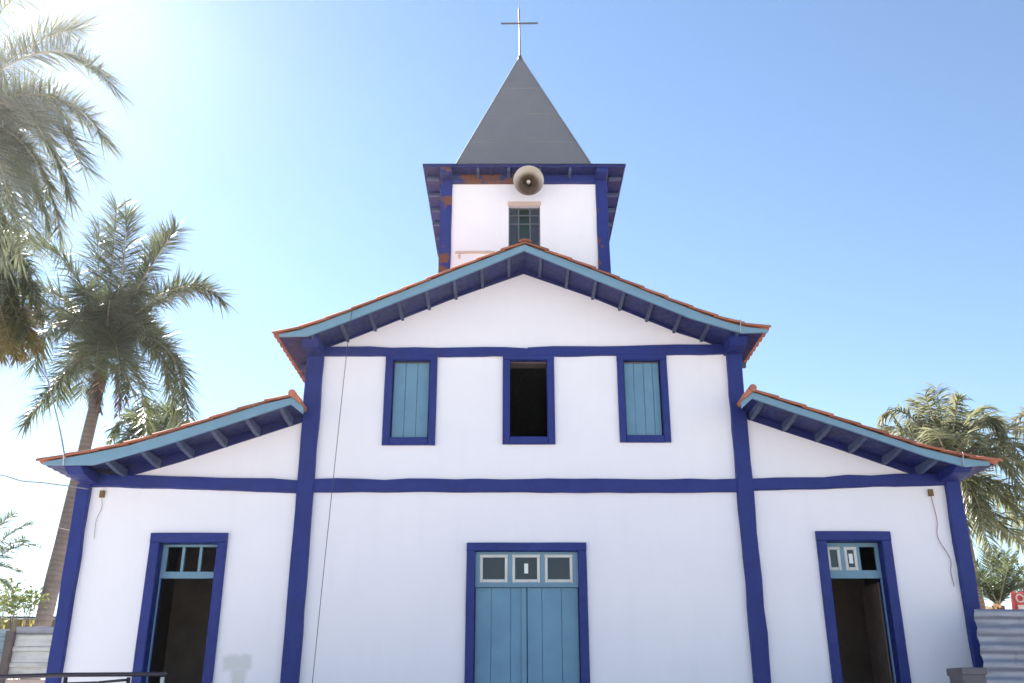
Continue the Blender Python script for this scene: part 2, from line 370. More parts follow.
# wall-plate ends over the posts
for x, z, w in ((-3.09, 6.86, .26), (3.47, 6.89, .27)):
    mb = MB(); mb.prism_x([(W + .1, z - .13), (W + .1, z + .12), (W - .55, z + .12), (W - .55, z - .02), (W - .46, z - .12), (W - .36, z - .13)], x - w/2, x + w/2); mb.build('wall_plate_end', M['navy'], church)
for x, z, w in ((-6.30, 4.83, .24), (6.50, 4.86, .24)):
    mb = MB(); mb.prism_x([(W + .1, z - .13), (W + .1, z + .02), (W - .72, z + .02), (W - .72, z - .02), (W - .55, z - .1), (W - .3, z - .13)], x - w/2, x + w/2); mb.build('wall_plate_end', M['navy'], church)
# --- roofs
def tiles(prof, y0, y1, mb, ridge_drop=0.0, overhang=.0):
    """rows of barrel tiles laid down the slope `prof` (top edge first), columns side by side along y"""
    ds = [0]
    for a, b in zip(prof, prof[1:]): ds.append(ds[-1] + math.hypot(b[0]-a[0], b[1]-a[1]))
    L = ds[-1]
    def P(d):
        d = max(0, min(L, d))
        for i in range(len(ds)-1):
            if d <= ds[i+1] + 1e-6:
                k = (d - ds[i]) / (ds[i+1] - ds[i]); a, b = prof[i], prof[i+1]
                t = Vector((b[0]-a[0], 0, b[1]-a[1])).normalized()
                return Vector((a[0] + (b[0]-a[0]) * k, 0, a[1] + (b[1]-a[1]) * k)), t
    pitch = .205; n = int((y1 - y0) / pitch); exp = .40; rows = int(L / exp + .5); exp = L / rows
    for j in range(n):
        for kind in (0, 1):
            yc = y0 + .085 + pitch * j + (pitch / 2 if kind else 0)
            for i in range(rows):
                tone = random.random() ** 1.5; dy = random.uniform(-.006, .006)
                pa, ta = P(i * exp - .05); pb, tb = P((i + 1) * exp + (random.uniform(0, .012)))
                na = Vector((-ta.z, 0, ta.x)); nb = Vector((-tb.z, 0, tb.x))
                if na.z < 0: na, nb = -na, -nb
                ra, rb = (.075, .09) if kind == 0 else (.085, .075)
                ha, hb = (-.074, -.062) if kind == 0 else (-.035, -.025)
                sg = 1 if kind == 0 else -1; K = 6; vs = []
                for (p, nn, r, h) in ((pa, na, ra, ha), (pb, nb, rb, hb)):
                    for th in (0, .014):
                        for k in range(K + 1):
                            a = math.pi * k / K
                            vs.append(p + nn * (h + sg * (r - th) * math.sin(a) * (.69 if sg > 0 else .42)) + Vector((0, yc + dy - (r - th) * math.cos(a), 0)))
                q = K + 1; fs = []
                for k in range(K):
                    fs += [(k, k+1, 2*q+k+1, 2*q+k), (q+k, 3*q+k, 3*q+k+1, q+k+1), (2*q+k, 2*q+k+1, 3*q+k+1, 3*q+k), (k, q+k, q+k+1, k+1)]
                fs += [(0, 2*q, 3*q, q), (K, q+K, 3*q+K, 2*q+K)]
                mb.add(vs, fs, tone + .001)
def roof_part(name, tops, bots, plate, back, cap=99, lift=-.03, bw=.045):
    mb = MB()
    for t in tops: tiles(t, GF - .05, back, mb)
    roof = mb.build(name, M['tile'], church, True)
    for t, b in zip(tops, bots):
        xs = sorted({p[0] for p in t if abs(p[0] - CX0) <= abs(b[-1][0] - CX0) + .001} | {p[0] for p in b}, key=lambda x: abs(x - CX0))
        f = MB(); xs = [x for x in xs if abs(x - CX0) <= abs(b[-1][0] - CX0) + .02]
        up = [(x, lerp_profile(t, x) - .083) for x in xs]; lo = [(x, lerp_profile(b, x)) for x in xs]
        f.prism_y(up + lo[::-1], GF, GF + bw); f.build('bargeboard', M['sky_blue'], roof)
        s_ = MB(); xs2 = sorted({p[0] for p in b}, key=lambda x: abs(x - CX0))
        xs2 = xs2[:-1] + [t[-1][0] + (.10 if t[-1][0] < CX0 else -.10)]
        xs2 = sorted(set(xs2) | {x for x, _ in t if abs(x - CX0) < abs(xs2[-1] - CX0)}, key=lambda x: abs(x - CX0))
        u2 = [(x, lerp_profile(t, x) - .088) for x in xs2]; l2 = [(x, z - .022) for x, z in u2]
        pl = [x for x in xs2 if abs(x - CX0) <= plate + .001] + [CX0 + plate * (1 if t[-1][0] > CX0 else -1)]
        p_ = MB(); pu = [(x, lerp_profile(t, x) - .112) for x in pl]; pb = [(x, min(lerp_profile(b, x) + lift, lerp_profile(t, x) - .13, cap)) for x in pl]
        p_.prism_y(pu + pb[::-1], W - .03, W + .02); p_.build('wall_plate', M['soffit'], roof)
        s_.prism_y(u2 + l2[::-1], GF + bw + .003, back); s_.build('soffit', M['soffit'], roof)
    return roof
def rafter_end(roof, x, z, w=.07, h=.10, up=0.):
    """carved outrigger between wall and bargeboard, curved underside"""
    mb = MB(); y0, y1 = W - .003, GF + .05; n = 7; low = []
    for i in range(n + 1):
        k = i / n; y = y0 + (y1 - y0) * k; low.append((y, z + up + .09 - h * (.35 + .65 * (1 - k ** 2.2))))
    mb.prism_x(low + [(y1, z + max(.093, up + .093 - .05)), (y0, z + max(.093, up + .093 - .05))], x - w/2, x + w/2); mb.build('rafter_end', M['rafter'], roof)
main_roof = roof_part('main_roof', [MT_L, MT_R], [MB_L, MB_R], 3.15, BK + .5, 8.18, .07)
for k in range(8):
    for sgn, prof in ((-1, MB_L), (1, MB_R)):
        x = CX0 + sgn * (.25 + .425 * k); rafter_end(main_roof, x, lerp_profile(prof, x), .045, .055)
# ridge caps
mb = MB()
for j in range(int((BK + .5 - GF) / .4)):
    y = GF - .06 + .4 * j; n = 6; vs = []
    for yy, r in ((y, .095), (y + .45, .085)):
        for th in (0, .016):
            for k in range(n + 1):
                a = math.pi * k / n; vs.append((CX0 + (r - th) * math.cos(a) * 1.1, yy, 8.335 + (r - th) * math.sin(a) * .6 - .03))
    q = n + 1; fs = []
    for k in range(n): fs += [(k, 2*q+k, 2*q+k+1, k+1), (q+k, q+k+1, 3*q+k+1, 3*q+k), (k, k+1, q+k+1, q+k), (2*q+k, 3*q+k, 3*q+k+1, 2*q+k+1)]
    mb.add(vs, fs, random.random())
mb.build('ridge_tile', M['tile'], main_roof, True)
# side eaves of the nave: brackets under the overhang
for sgn, xw, xe, z in ((-1, -3.17, -3.44, 6.735), (1, 3.57, 3.80, 6.79)):
    y = W + .5
    while y < BK: mb = MB(); mb.bar((xw, y, z), (xe, y, z - .01), .09, .07, (0, 0, 1)); mb.build('eave_bracket', M['rafter'], main_roof); y += .75
for tops, bots, inner, x_in in ((AT_L, AB_L, -3.03, -1), (AT_R, AB_R, 3.335, 1)):
    # the short return that folds the verge down to the nave wall
    r = roof_part('aisle_roof', [tops], [bots], 6.1, BK + .4)
    px, pz = tops[0]; bx, bz = bots[0]
    dx = abs(px - inner) * .85
    f = MB(); f.prism_y([(px, pz - .083), (inner, pz - .083 - dx), (inner, bz - dx), (bx, bz)], GF + .0015, GF + .044); f.build('bargeboard', M['sky_blue'], r)
    q = px + (inner - px) * .86; f = MB(); f.prism_y([(px, pz + .012), (q, pz - dx * .86 + .005), (q, pz - .075 - dx * .86), (px, pz - .08)], GF - .045, GF + .06)
    f.tube([(px, GF - .055, pz - .03), (px, BK + .3, pz - .03)], .055, 12); f.build('ridge_tile', M['tile'], r, False)
    x = bots[0][0]; sg = 1 if x > 0 else -1
    xx = abs(x) + .17
    while xx < 6.1: rafter_end(r, sg * xx, lerp_profile(bots, sg * xx), 0.065, .11, -.01); xx += .485
    y = W + .5; xo = -6.42 if sg < 0 else 6.62
    while y < BK: mb = MB(); mb.bar((xo, y, 4.75), (xo + sg * .2, y, 4.76), .08, .07, (0, 0, 1)); mb.build('eave_bracket', M['rafter'], r); y += .75
    # cable straps folded over the verge
for x, prof, pb in ((-6.36, AT_L, AB_L), (6.40, AT_R, AB_R), (3.42, MT_R, MB_R)):
    z1 = lerp_profile(prof, x); z0 = lerp_profile(pb, x); mb = MB()
    mb.tube([(x, GF - .054, z1 - .012), (x, GF - .058, z1 - .04), (x - .005, GF - .02, z0 + .06), (x, GF - .012, z0 - .01)], .008, 6)
    mb.build('cable_strap', M['white_frame'] if x < 0 else M['grey_wire'], church, True)
# --- doors and windows
def frame_mb(xa, xb, za, zb, w, y0, y1, sill=True, jit=.004):
    mb = MB(); yc = (y0 + y1) / 2; d = y1 - y0
    mb.bar((xa - w/2, yc, za - (w if sill else 0)), (xa - w/2, yc, zb), w, d, (1, 0, 0), jit); mb.bar((xb + w/2, yc, za - (w if sill else 0)), (xb + w/2, yc, zb), w, d, (1, 0, 0), jit)
    mb.bar((xa - w, yc, zb + w/2 + .001), (xb + w, yc, zb + w/2 + .001), w, d, (0, 0, 1), jit)
    if sill: mb.bar((xa + .001, yc, za - w/2), (xb - .001, yc, za - w/2), w, d + .01, (0, 0, 1), jit)
    return mb
def boards(xa, xb, za, zb, y, cuts, th=.03, gap=.003):
    mb = MB(); e = [xa] + cuts + [xb]
    for a, b in zip(e, e[1:]):
        dy = random.uniform(-.003, .003); mb.bar(((a+b)/2, y + th/2 + dy, za), ((a+b)/2, y + th/2 + dy, zb), b - a - gap, th, (1, 0, 0), .001, .006)
    mb.box(xa + .002, xb - .002, y + th - .008, y + th + .012, za + .002, zb - .002)
    return mb
for kind, (xa, xb, za, zb), w in (('shut', WL, .115), ('open', WC, .115), ('shut', WR, .105)):
    wnd = frame_mb(xa, xb, za, zb, w, W - .055, W + .29, True, .002).build('window', M['navy'], church)
    r = MB(); r.box(xa + .006, xb - .006, W + .05, W + .30, zb - .018, zb - .006); r.build('lintel', M['brown_door'], wnd)
    if kind == 'shut':
        n = 3; cuts = [xa + (xb - xa) * k for k in ((.34, .66) if xa < 0 else (.28, .55, .8))]
        boards(xa + .012, xb - .012, za + .01, zb - .022, W + .06, cuts).build('shutter', M['sky_board'], wnd)
def transom_panes(door, panes, y, sticker=None, deep=.03, white=(0, 1, 2)):
    for i, (a, b, c, d) in enumerate(panes):
        if i in white:
            f = frame_mb(a + .045, b - .045, c + .045, d - .045, .045, y - .012, y + .02, True, .001); f.build('pane_frame', M['white_frame'], door)
        p = MB(); p.box(a + .03, b - .03, y + .012, y + .018, c + .03, d - .03); p.build('pane', M['pane_dark'], door)
        if sticker == i:
            s_ = MB(); cx = (a + b) / 2; cz = (c + d) / 2; s_.box(cx - .027, cx + .03, y + .004, y + .009, cz - .07, cz + .07); s_.build('paper_label', M['paper'], door)
# main door
xa, xb, za, zb = DOOR
d = frame_mb(xa, xb, za, zb, .125, W - .06, W + .29, False, .002).build('double_door', M['navy'], church)
T0, T1 = 3.235, 3.68
rl = MB(); yy = W + .02
P3 = [(-.325, .075, 3.285, 3.655), (.03+.085, .03+.485, 3.285, 3.655), (.555+.02, .975-.02, 3.285, 3.655)]
P3 = [(-.345, .06, 3.26, 3.645), (.125, .52, 3.26, 3.645), (.585, .985 - .09, 3.26, 3.645)]
P3 = [(-.47, -.06, 3.275, 3.675), (.0, .41, 3.275, 3.675), (.475, .885, 3.275, 3.675)]
edges = [xa] + [v for p in P3 for v in p[:2]] + [xb]
for a, b in zip(edges[0::2], edges[1::2]): rl.box(a + .003, b, yy, yy + .05, 3.2755, 3.675)
rl.box(xa + .003, xb - .003, yy, yy + .05, 3.205, 3.275); rl.box(xa + .003, xb - .003, yy + .001, yy + .05, 3.6755, zb - .002)
rl.bar((xa + .004, yy - .012, 3.222), (xb - .004, yy - .012, 3.222), .035, .03, (0, 0, 1), .001)
rl.build('transom', M['sky_blue'], d); transom_panes(d, P3, yy + .012, 1)
mid = .215
boards(xa + .006, mid - .002, FL + .01, 3.2, W + .05, [-.30, -.02], .035).build('door_leaf', M['sky_board'], d)
boards(mid + .002, xb - .006, FL + .01, 3.2, W + .05, [.43, .71], .035).build('door_leaf', M['sky_board'], d)
st = MB(); st.bar((mid - .045, W + .036, FL + .02), (mid - .045, W + .036, 3.195), .07, .024, (1, 0, 0), .002); st.build('meeting_strip', M['sky_board'], d)
kb = MB(); kb.tube([(mid + .09, W + .05, 1.85), (mid + .09, W - .01, 1.85), (mid + .09, W - .02, 1.85)], [.012, .012, .028], 10); kb.build('knob', M['dark_metal'], d, True)
# aisle doors
for (xa, xb, za, zb), side in ((DL, -1), (DR, 1)):
    w = .142
    d = frame_mb(xa, xb, za, zb, w, W - .055, W + .29, False, .002).build('aisle_door', M['navy'], church)
    z0 = 3.345; yy = W + .125
    if side < 0:
        ps = [(xa + .075, xa + .29, z0 + .095, zb - .035), (xa + .33, xa + .545, z0 + .095, zb - .035), (xa + .585, xb - .03, z0 + .095, zb - .035)]
    else:
        ps = [(xa + .035, xa + .23, z0 + .115, zb - .06), (xa + .29, xa + .475, z0 + .115, zb - .06), (xa + .52, xb - .055, z0 + .115, zb - .06)]
    e = [xa + .003] + [v for p in ps for v in p[:2]] + [xb - .003]; rl = MB()
    for a, b in zip(e[0::2], e[1::2]): rl.box(a, b, yy, yy + .045, ps[0][2] + .0005, ps[0][3] - .0005)
    rl.box(e[0], e[-1], yy - .004, yy + .045, z0, ps[0][2]); rl.box(e[0], e[-1], yy, yy + .045, ps[0][3], zb - .003)
    rl.build('transom', M['sky_blue'], d)
    if side > 0: transom_panes(d, ps[:2], yy - .002, 1, white=(0, 1))
    j = MB(); xj = xa + .004 if side < 0 else xb - .022
    j.box(xj, xj + .018, W + .124, W + .16, FL + .01, z0 - .003); j.build('jamb_strip', M['sky_blue'], d)
    lf = MB()
    if side < 0: lf.bar((xb - .02, W + .62, FL + .03), (xb - .02, W + .62, z0 - .03), .045, .56, (1, 0, 0), .001); lf.bar((xa - .1, W + 1.6, FL + .95), (xa + .5, W + 1.6, FL + .95), .05, .04, (0, 0, 1), .001)
    else: lf.bar((xb + .03, W + .70, FL + .03), (xb + .03, W + .70, z0 - .03), .045, .72, (1, 0, 0), .001)
    lf.build('door_leaf', M['brown_door'], d)
# --- tower
TY = 14.6; TX0, TX1 = -1.215, 1.635; TB = TY + 2.85; EZ = 10.385
tw = wall_grid([TX0 + .02, -.06, .49, TX1 - .02], [7.3, 8.9, 9.78, 10.25], [(-.06, .49, 8.9, 9.78)], TY, TY + .2)
tw.box(TX0 + .02, TX0 + .2, TY + .202, TB, 7.0, 10.2); tw.box(TX1 - .2, TX1 - .02, TY + .202, TB, 7.0, 10.2); tw.box(TX0 + .203, TX1 - .203, TB - .2, TB - .002, 7.2, 10.2)
tower = tw.build('tower_wall', M['white'], church)
for x in (TX0 + .06, TX1 - .06):
    for y in (TY + .06, TB - .06):
        mb = MB(); mb.bar((x, y, 7.1), (x, y, 10.345), .205, .205, (1, 0, 0), .005); mb.build('tower_post', M['navy_peel' if x < 0 and y < 15 else 'navy_worn'], church)
mb = MB()
mb.bar((TX0 + .165, TB + .005, 10.29), (TX1 - .165, TB + .005, 10.29), .16, .14, (0, 0, 1)); mb.bar((.35, TY - .005, 10.29), (TX1 - .165, TY - .005, 10.29), .16, .14, (0, 0, 1))
for x in (TX0 - .005, TX1 + .005): mb.bar((x, TY + .17, 10.29), (x, TB - .17, 10.29), .16, .14, (0, 0, 1))
mb.build('tower_beam', M['navy_worn'], church)
mb = MB(); mb.bar((TX0 + .165, TY - .006, 10.29), (.348, TY - .006, 10.29), .16, .14, (0, 0, 1)); mb.build('tower_beam', M['bare_wood'], church, label='front tower beam with most of its navy paint gone')
E0, E1, F0, F1 = -1.55, 1.976, TY - .345, TB + .345
tr = MB(); cx, cy = (E0 + E1) / 2, (F0 + F1) / 2; ax, ay, az = .165, cy, 14.06
hb = 1.30; zb_ = 10.53; ring0 = [(E0 - .01, F0 - .01, EZ + .03), (E1 + .01, F0 - .01, EZ + .03), (E1 + .01, F1 + .01, EZ + .03), (E0 - .01, F1 + .01, EZ + .03)]
ring1 = [(cx - hb, cy - hb, zb_), (cx + hb, cy - hb, zb_), (cx + hb, cy + hb, zb_), (cx - hb, cy + hb, zb_)]
for i in range(4): j = (i + 1) % 4; tr.quad(ring0[i], ring0[j], ring1[j], ring1[i])
sof = MB(); nb = 9
for i in range(nb):                                  # boarded soffit
    a = E0 + .015 + (E1 - E0 - .03) * i / nb; b = E0 + .015 + (E1 - E0 - .03) * (i + 1) / nb
    sof.box(a + .002, b - .002, F0 + .035, F1 - .035, EZ - .012, EZ + .008)
spire = MB()
K = 8
def sp(i, k):
    x, y, z = ring1[i]; return (x + (ax - x) * k, y + (ay - y) * k, z + (az - z) * k)
for i in range(4):
    j = (i + 1) % 4
    for k in range(K):
        a, b = k / K, (k + 1) / K; spire.quad(sp(i, a), sp(j, a), sp(j, b), sp(i, b))
spo = spire.build('spire', M['spire'], church)
seam = MB()
for i in range(4):
    j = (i + 1) % 4
    for k in (.02, .235, .47, .70):
        o_ = Vector((math.sin(math.pi * i / 2) * 1., -math.cos(math.pi * i / 2), .33)) * .004
        seam.bar(Vector(sp(i, k)).lerp(Vector(sp(j, k)), .01) + o_, Vector(sp(i, k)).lerp(Vector(sp(j, k)), .99) + o_, .022, .006, (0, 0, 1), .003, .002)
    seam.bar(Vector(sp(i, 0)), Vector(sp(i, .99)), .03, .03, (1, 0, 0), .002, .01)
seam.build('sheet_seam', M['spire'], spo)
cr = MB(); cr.tube([(ax, ay, az - .12), (ax, ay, az - .04), (ax, ay, az + .02)], [.06, .05, .03], 10); cr.tube([(ax, ay, az), (ax - .01, ay, 14.9), (ax - .02, ay, 15.27)], .017, 8)
cr.tube([(ax - .02, ay, 15.27), (ax - .02, ay, 15.9)], .005, 6)
cr.bar((ax - .395, ay, 14.893), (ax + .375, ay, 14.901), .034, .034, (0, 0, 1), 0, .008); cr.build('cross', M['iron'], spo)
tro = tr.build('tower_roof', M['spire'], church); sof.build('soffit', M['soffit'], tro)
fa = MB()
for a, b in (((E0, F0 + .016), (E1, F0 + .016)), ((E0, F1 - .016), (E1, F1 - .016))): fa.bar((a[0], a[1], EZ + .002), (b[0], b[1], EZ + .002), .05, .03, (0, 0, 1), .004)
for x in (E0 + .016, E1 - .016): fa.bar((x, F0 + .033, EZ + .002), (x, F1 - .033, EZ + .002), .05, .03, (0, 0, 1), .004)
fa.build('fascia', M['soffit'], tro)
def tower_stub(a, b, w=.05, h=.075, m='rafter'): mb = MB(); mb.bar(a, b, w, h, (1, 0, 0) if abs(a[0]-b[0]) < .01 else (0, 1, 0), .002); mb.build('rafter_end', M[m], tro)
for k in range(1, 5):
    x = TX0 + (TX1 - TX0) * (.03 + .94 * k / 5); tower_stub((x, TY - .08, EZ - .055), (x, F0 + .04, EZ - .045))
for x in (TX0 + .06, TX1 - .06): tower_stub((x, TY - .045, EZ - .07), (x, F0 + .035, EZ - .06), .20, .095, 'bare_wood' if x < 0 else 'navy')
for k in range(0, 6):
    y = TY + .02 + 2.81 * k / 5
    tower_stub((TX0 - .08, y, EZ - .055), (E0 + .04, y, EZ - .045)); tower_stub((TX1 + .08, y, EZ - .055), (E1 - .04, y, EZ - .045))
# tower window
xa, xb, za, zb = -.06, .49, 8.9, 9.78
tf = MB()
for x in (xa + .012, xa + .175, xb - .175, xb - .012): tf.bar((x, TY + .08, za), (x, TY + .08, zb), .024, .035, (1, 0, 0), .001)
for z in (zb - .015, zb - .15, zb - .32): tf.bar((xa, TY + .083, z), (xb, TY + .083, z), .02, .03, (0, 0, 1), .001)
wnd = tf.build('tower_window', M['mullion'], church)
p = MB(); p.box(xa + .185, xb - .185, TY + .09, TY + .096, za, zb); p.build('pane', M['pane_green'], wnd)
p = MB(); p.box(xa, xa + .165, TY + .092, TY + .1, za, zb); p.box(xb - .165, xb, TY + .092, TY + .1, za, zb); p.build('pane', M['pane_grey'], wnd)
lt = MB(); lt.box(xa - .015, xb + .02, TY - .012, TY + .1, zb + .001, zb + .08); lt.build('lintel', M['lintel'], wnd)
mb = MB(); mb.bar((-.97, TY - .012, 8.87), (-.30, TY - .012, 8.875), .045, .035, (0, 0, 1), .002); mb.tube([(-.90, TY - .03, 8.86), (-.905, TY - .04, 8.79), (-.90, TY - .03, 8.74)], [.008, .02, .012], 8)
mb.build('wall_bracket', M['lintel'], church)

# ------------------------------------------------------------------ loudspeaker under the tower eave
sp_ = thing('loudspeaker', (.285, TY - .1, 10.0), 'round beige horn loudspeaker fixed under the tower eave above the small window', 'loudspeaker')
c = Vector((.285, 14.16, 10.03)); ax_ = Vector((0, 1, .28)).normalized()
def lathe(prof, mb, n=36):
    u = Vector((1, 0, 0)); w = u.cross(ax_); vs = []; m_ = len(prof)
    for d_, r in prof:
        for j in range(n): a = 2 * math.pi * j / n; vs.append(c + ax_ * d_ + (u * math.cos(a) + w * math.sin(a)) * r)
    mb.add(vs, [(i*n+j, i*n+(j+1) % n, i*n+n+(j+1) % n, i*n+n+j) for i in range(m_-1) for j in range(n)])
mb = MB(); lathe([(.30, .03), (.24, .05), (.16, .085), (.09, .13), (.04, .185), (.008, .235), (-.006, .255), (.002, .264), (.012, .262), (.02, .245), (.05, .198), (.10, .143), (.17, .098), (.25, .064), (.33, .055), (.34, .03)], mb); mb.build('horn', M['horn'], sp_, True)
mb = MB(); lathe([(.30, .002), (.12, .032), (.09, .034), (.075, .026), (.07, .002)], mb, 20); mb.build('throat_plug', M['horn_plug'], sp_, True)
mb = MB(); lathe([(.335, .002), (.335, .07), (.42, .07), (.42, .002)], mb, 20); mb.build('driver', M['horn'], sp_)
mb = MB(); mb.bar((.285, TY - .09, 10.20), (.285, TY - .19, 10.12), .05, .01, (1, 0, 0)); mb.build('bracket', M['iron'], sp_)

# ------------------------------------------------------------------ wires and boxes
def curve_pts(pts, n=10):
    pts = [Vector(p) for p in pts]; out = []
    for i in range(len(pts) - 1):
        p0, p1, p2, p3 = pts[max(i-1, 0)], pts[i], pts[i+1], pts[min(i+2, len(pts)-1)]
        for k in range(n):
            t = k / n; out.append(.5 * ((2*p1) + (p2-p0)*t + (2*p0-5*p1+4*p2-p3)*t*t + (3*p1-p0-3*p2+p3)*t**3))
    return out + [pts[-1]]
mb = MB(); mb.tube(curve_pts([(-2.40, GF - .015, 7.20), (-2.42, GF - .02, 7.05), (-2.475, 13.25, 6.4), (-2.55, 13.4, 5.2), (-2.66, 13.62, 3.3), (-2.74, 13.8, 1.9), (-2.79, 13.9, FL + .01)], 8), .005, 6)
solo(mb, 'hanging_cable', M['black_wire'], (-2.79, 13.9, FL), 'thin black cable hanging from the main roof edge down the white front wall', 'cable', smooth=True)
for xx, zz, pts, wm, lb in ((-6.108, 4.555, [(0, 0), (.02, -.15), (-.03, -.33), (-.02, -.60)], 'grey_wire', 'small brown box with a short grey wire dangling, beside the left corner post'),
                            (6.245, 4.575, [(0, 0), (.03, -.35), (.0, -.6), (.13, -.9), (.11, -1.1), (.125, -1.3)], 'pink_wire', 'small brown box with a long reddish wire dangling, beside the right corner post')):
    b = thing('junction_box', (xx, W - .02, zz), lb, 'junction box', 'junction boxes on the aisle walls')
    mb = MB(); mb.bar((xx, W - .025, zz - .05), (xx, W - .025, zz + .05), .07, .045, (1, 0, 0), .001, .006); mb.build('box', M['box_brown'], b)
    mb = MB(); mb.tube(curve_pts([(xx + p_[0], W - .02, zz - .06 + p_[1]) for p_ in pts], 6), .0045, 6); mb.build('wire', M[wm], b, True)
def wire(px, r, lb, m='grey_wire'):
    P_ = curve_pts([at(*p_) for p_ in px], 8); mb = MB(); mb.tube(P_, r, 6); solo(mb, 'overhead_wire', M[m], tuple(P_[0]), lb, 'wire', 'overhead wires on the left', True)
wire([(-60, 466, 12.5), (0, 475, 12.8), (22, 481, 13), (45, 483, 13.3), (88, 489, 13.9)], .009, 'sagging wire running from the left edge to the aisle eave', 'grey_wire')
wire([(-40, 500, 17), (0, 512, 17.5), (60, 528, 18.5), (80, 531, 19)], .006, 'thin faint wire crossing behind the left corner post')
wire([(40, 350, 20), (54, 405, 16), (60, 430, 14.5), (65, 458, 13.1)], .012, 'pale wire dropping onto the left aisle roof edge', 'grey_wire')

# ------------------------------------------------------------------ hoardings and low things by the church
def ribbed(xa, xb, y, za, zb, pitch, depth, top, mb, th=.004, wav=.0):
    """sheet with horizontal ribs; profile runs in z"""
    prof = []; z = za
    while z < zb - 1e-6:
        for f, d_ in ((0, 0), (.62, 0), (.70, -depth), (.92, -depth)):
            q = z + f * pitch
            if q < zb: prof.append((q, d_))
        z += pitch
    prof.append((zb, 0)); n = 10; vs = []; m_ = len(prof)
    for i in range(n + 1):
        x = xa + (xb - xa) * i / n
        for z, d_ in prof:
            wz = wav * noise.noise(Vector((x * 1.3, z * .7, 3.3))); vs.append((x, y + d_ + wz, z + wz * .3))
    for i in range(n + 1):
        for z, d_ in prof:
            v = vs[i * m_ + prof.index((z, d_))]; vs.append((v[0], v[1] + th, v[2]))
    o_ = (n + 1) * m_; fs = []
    for i in range(n):
        for k in range(m_ - 1):
            a = i * m_ + k; fs += [(a, a + m_, a + m_ + 1, a + 1), (o_ + a, o_ + a + 1, o_ + a + m_ + 1, o_ + a + m_)]
    for k in range(m_ - 1): fs += [(k, k + 1, o_ + k + 1, o_ + k), (n*m_+k, o_+n*m_+k, o_+n*m_+k+1, n*m_+k+1)]
    for i in range(n): fs += [(i*m_, o_+i*m_, o_+(i+1)*m_, (i+1)*m_), (i*m_+m_-1, (i+1)*m_+m_-1, o_+(i+1)*m_+m_-1, o_+i*m_+m_-1)]
    mb.add(vs, fs)
h = thing('metal_hoarding', (-7.8, 16, FL), 'pale ribbed metal hoarding with grey top rail, left of the church', 'fence', 'site hoardings beside the church')
mb = MB(); ribbed(-8.09, -6.6, 16, 2.02, 2.70, .245, .03, 0, mb); mb.build('panel', M['zinc_pale'], h)
mb = MB(); mb.bar((-8.02, 15.98, 2.755), (-6.6, 15.98, 2.745), .115, .05, (0, 0, 1)); mb.build('top_rail', M['zinc'], h)
mb = MB(); mb.bar((-8.13, 15.96, FL), (-8.09, 15.96, 2.74), .13, .09, (1, 0, 0), .012); mb.build('post', M['weather_wood'], h)
mb = MB(); ribbed(-11.0, -8.17, 16.05, 1.2, 2.78, .245, .03, 0, mb, wav=.02); mb.build('panel', M['zinc_blue'], h, label='dark bluish ribbed panel')
lw = thing('brick_wall', (-7.8, 15.9, FL), 'low orange brick wall under the pale ribbed hoarding', 'wall')
mb = MB(); mb.box(-8.0, -6.6, 15.9, 16.1, FL, 1.93); mb.build('wall', M['brick'], lw); mb = MB(); mb.bar((-8.0, 15.99, 1.965), (-6.6, 15.99, 1.965), .07, .26, (0, 0, 1)); mb.build('coping', M['lintel'], lw)
mb = MB(); mb.tube([(-7.95, 15.5, FL), (-7.95, 15.5, 1.86), (-7.95, 15.5, 1.90), (-7.95, 15.5, 1.93)], [.03, .03, .06, .04], 8)
solo(mb, 'stake', M['white_frame'], (-7.95, 15.5, FL), 'short white stake standing in front of the low brick wall', 'stake')
h = thing('corrugated_fence', (7, 12.9, FL), 'weathered grey corrugated zinc fence right of the church', 'fence', 'site hoardings beside the church')
for xa, xb, y in ((6.10, 7.25, 12.95), (7.22, 9.6, 12.985)):
    mb = MB(); z0, z1 = FL + .05, 2.80; pitch = .215; n = int((z1 - z0) / pitch * 10); vs = []; nx = 16
    for i in range(nx + 1):
        x = xa + (xb - xa) * i / nx
        for k in range(n + 1):
            z = z0 + (z1 - z0) * k / n; ph = (z / pitch) % 1
            dep = .017 * max(-1, min(1, 3.2 * math.sin(2 * math.pi * ph))); wob = .02 * noise.noise(Vector((x * 1.5, z * .6, 1)))
            vs.append((x + (.012 * math.sin(2 * math.pi * ph + 1) + .012 * noise.noise(Vector((z * 3, 5, 1))) if i == 0 else 0), y + dep + wob, z + .012 * noise.noise(Vector((x * 1.2, 8, 2)))))
    fs = [(i*(n+1)+k, (i+1)*(n+1)+k, (i+1)*(n+1)+k+1, i*(n+1)+k+1) for i in range(nx) for k in range(n)]
    m_ = len(vs); vs += [(a, b + .004, c_) for a, b, c_ in vs]; fs += [tuple(m_ + q for q in f[::-1]) for f in fs]
    mb.add(vs, fs); mb.build('panel', M['zinc'], h, True)
for x in (6.55, 8.2, 9.5):
    mb = MB(); mb.bar((x, 13.08, FL), (x, 13.08, 2.75), .08, .08, (1, 0, 0)); mb.build('post', M['weather_wood'], h)
b = thing('concrete_block', (5.75, 12.55, FL), 'grey concrete plinth with darker slab top in front of the zinc fence end', 'block')
mb = MB(); mb.bar((5.715, 12.6, FL), (5.715, 12.6, 1.965), .28, .4, (1, 0, 0), .006); mb.build('base', M['block'], b)
mb = MB(); mb.bar((5.565, 12.6, 2.01), (5.87, 12.6, 2.01), .09, .46, (0, 0, 1), .004); mb.build('slab', M['block'], b)
r = thing('railing', (-4.6, 11, FL), 'dark metal railing with slanted brace standing left of the entrance', 'railing')
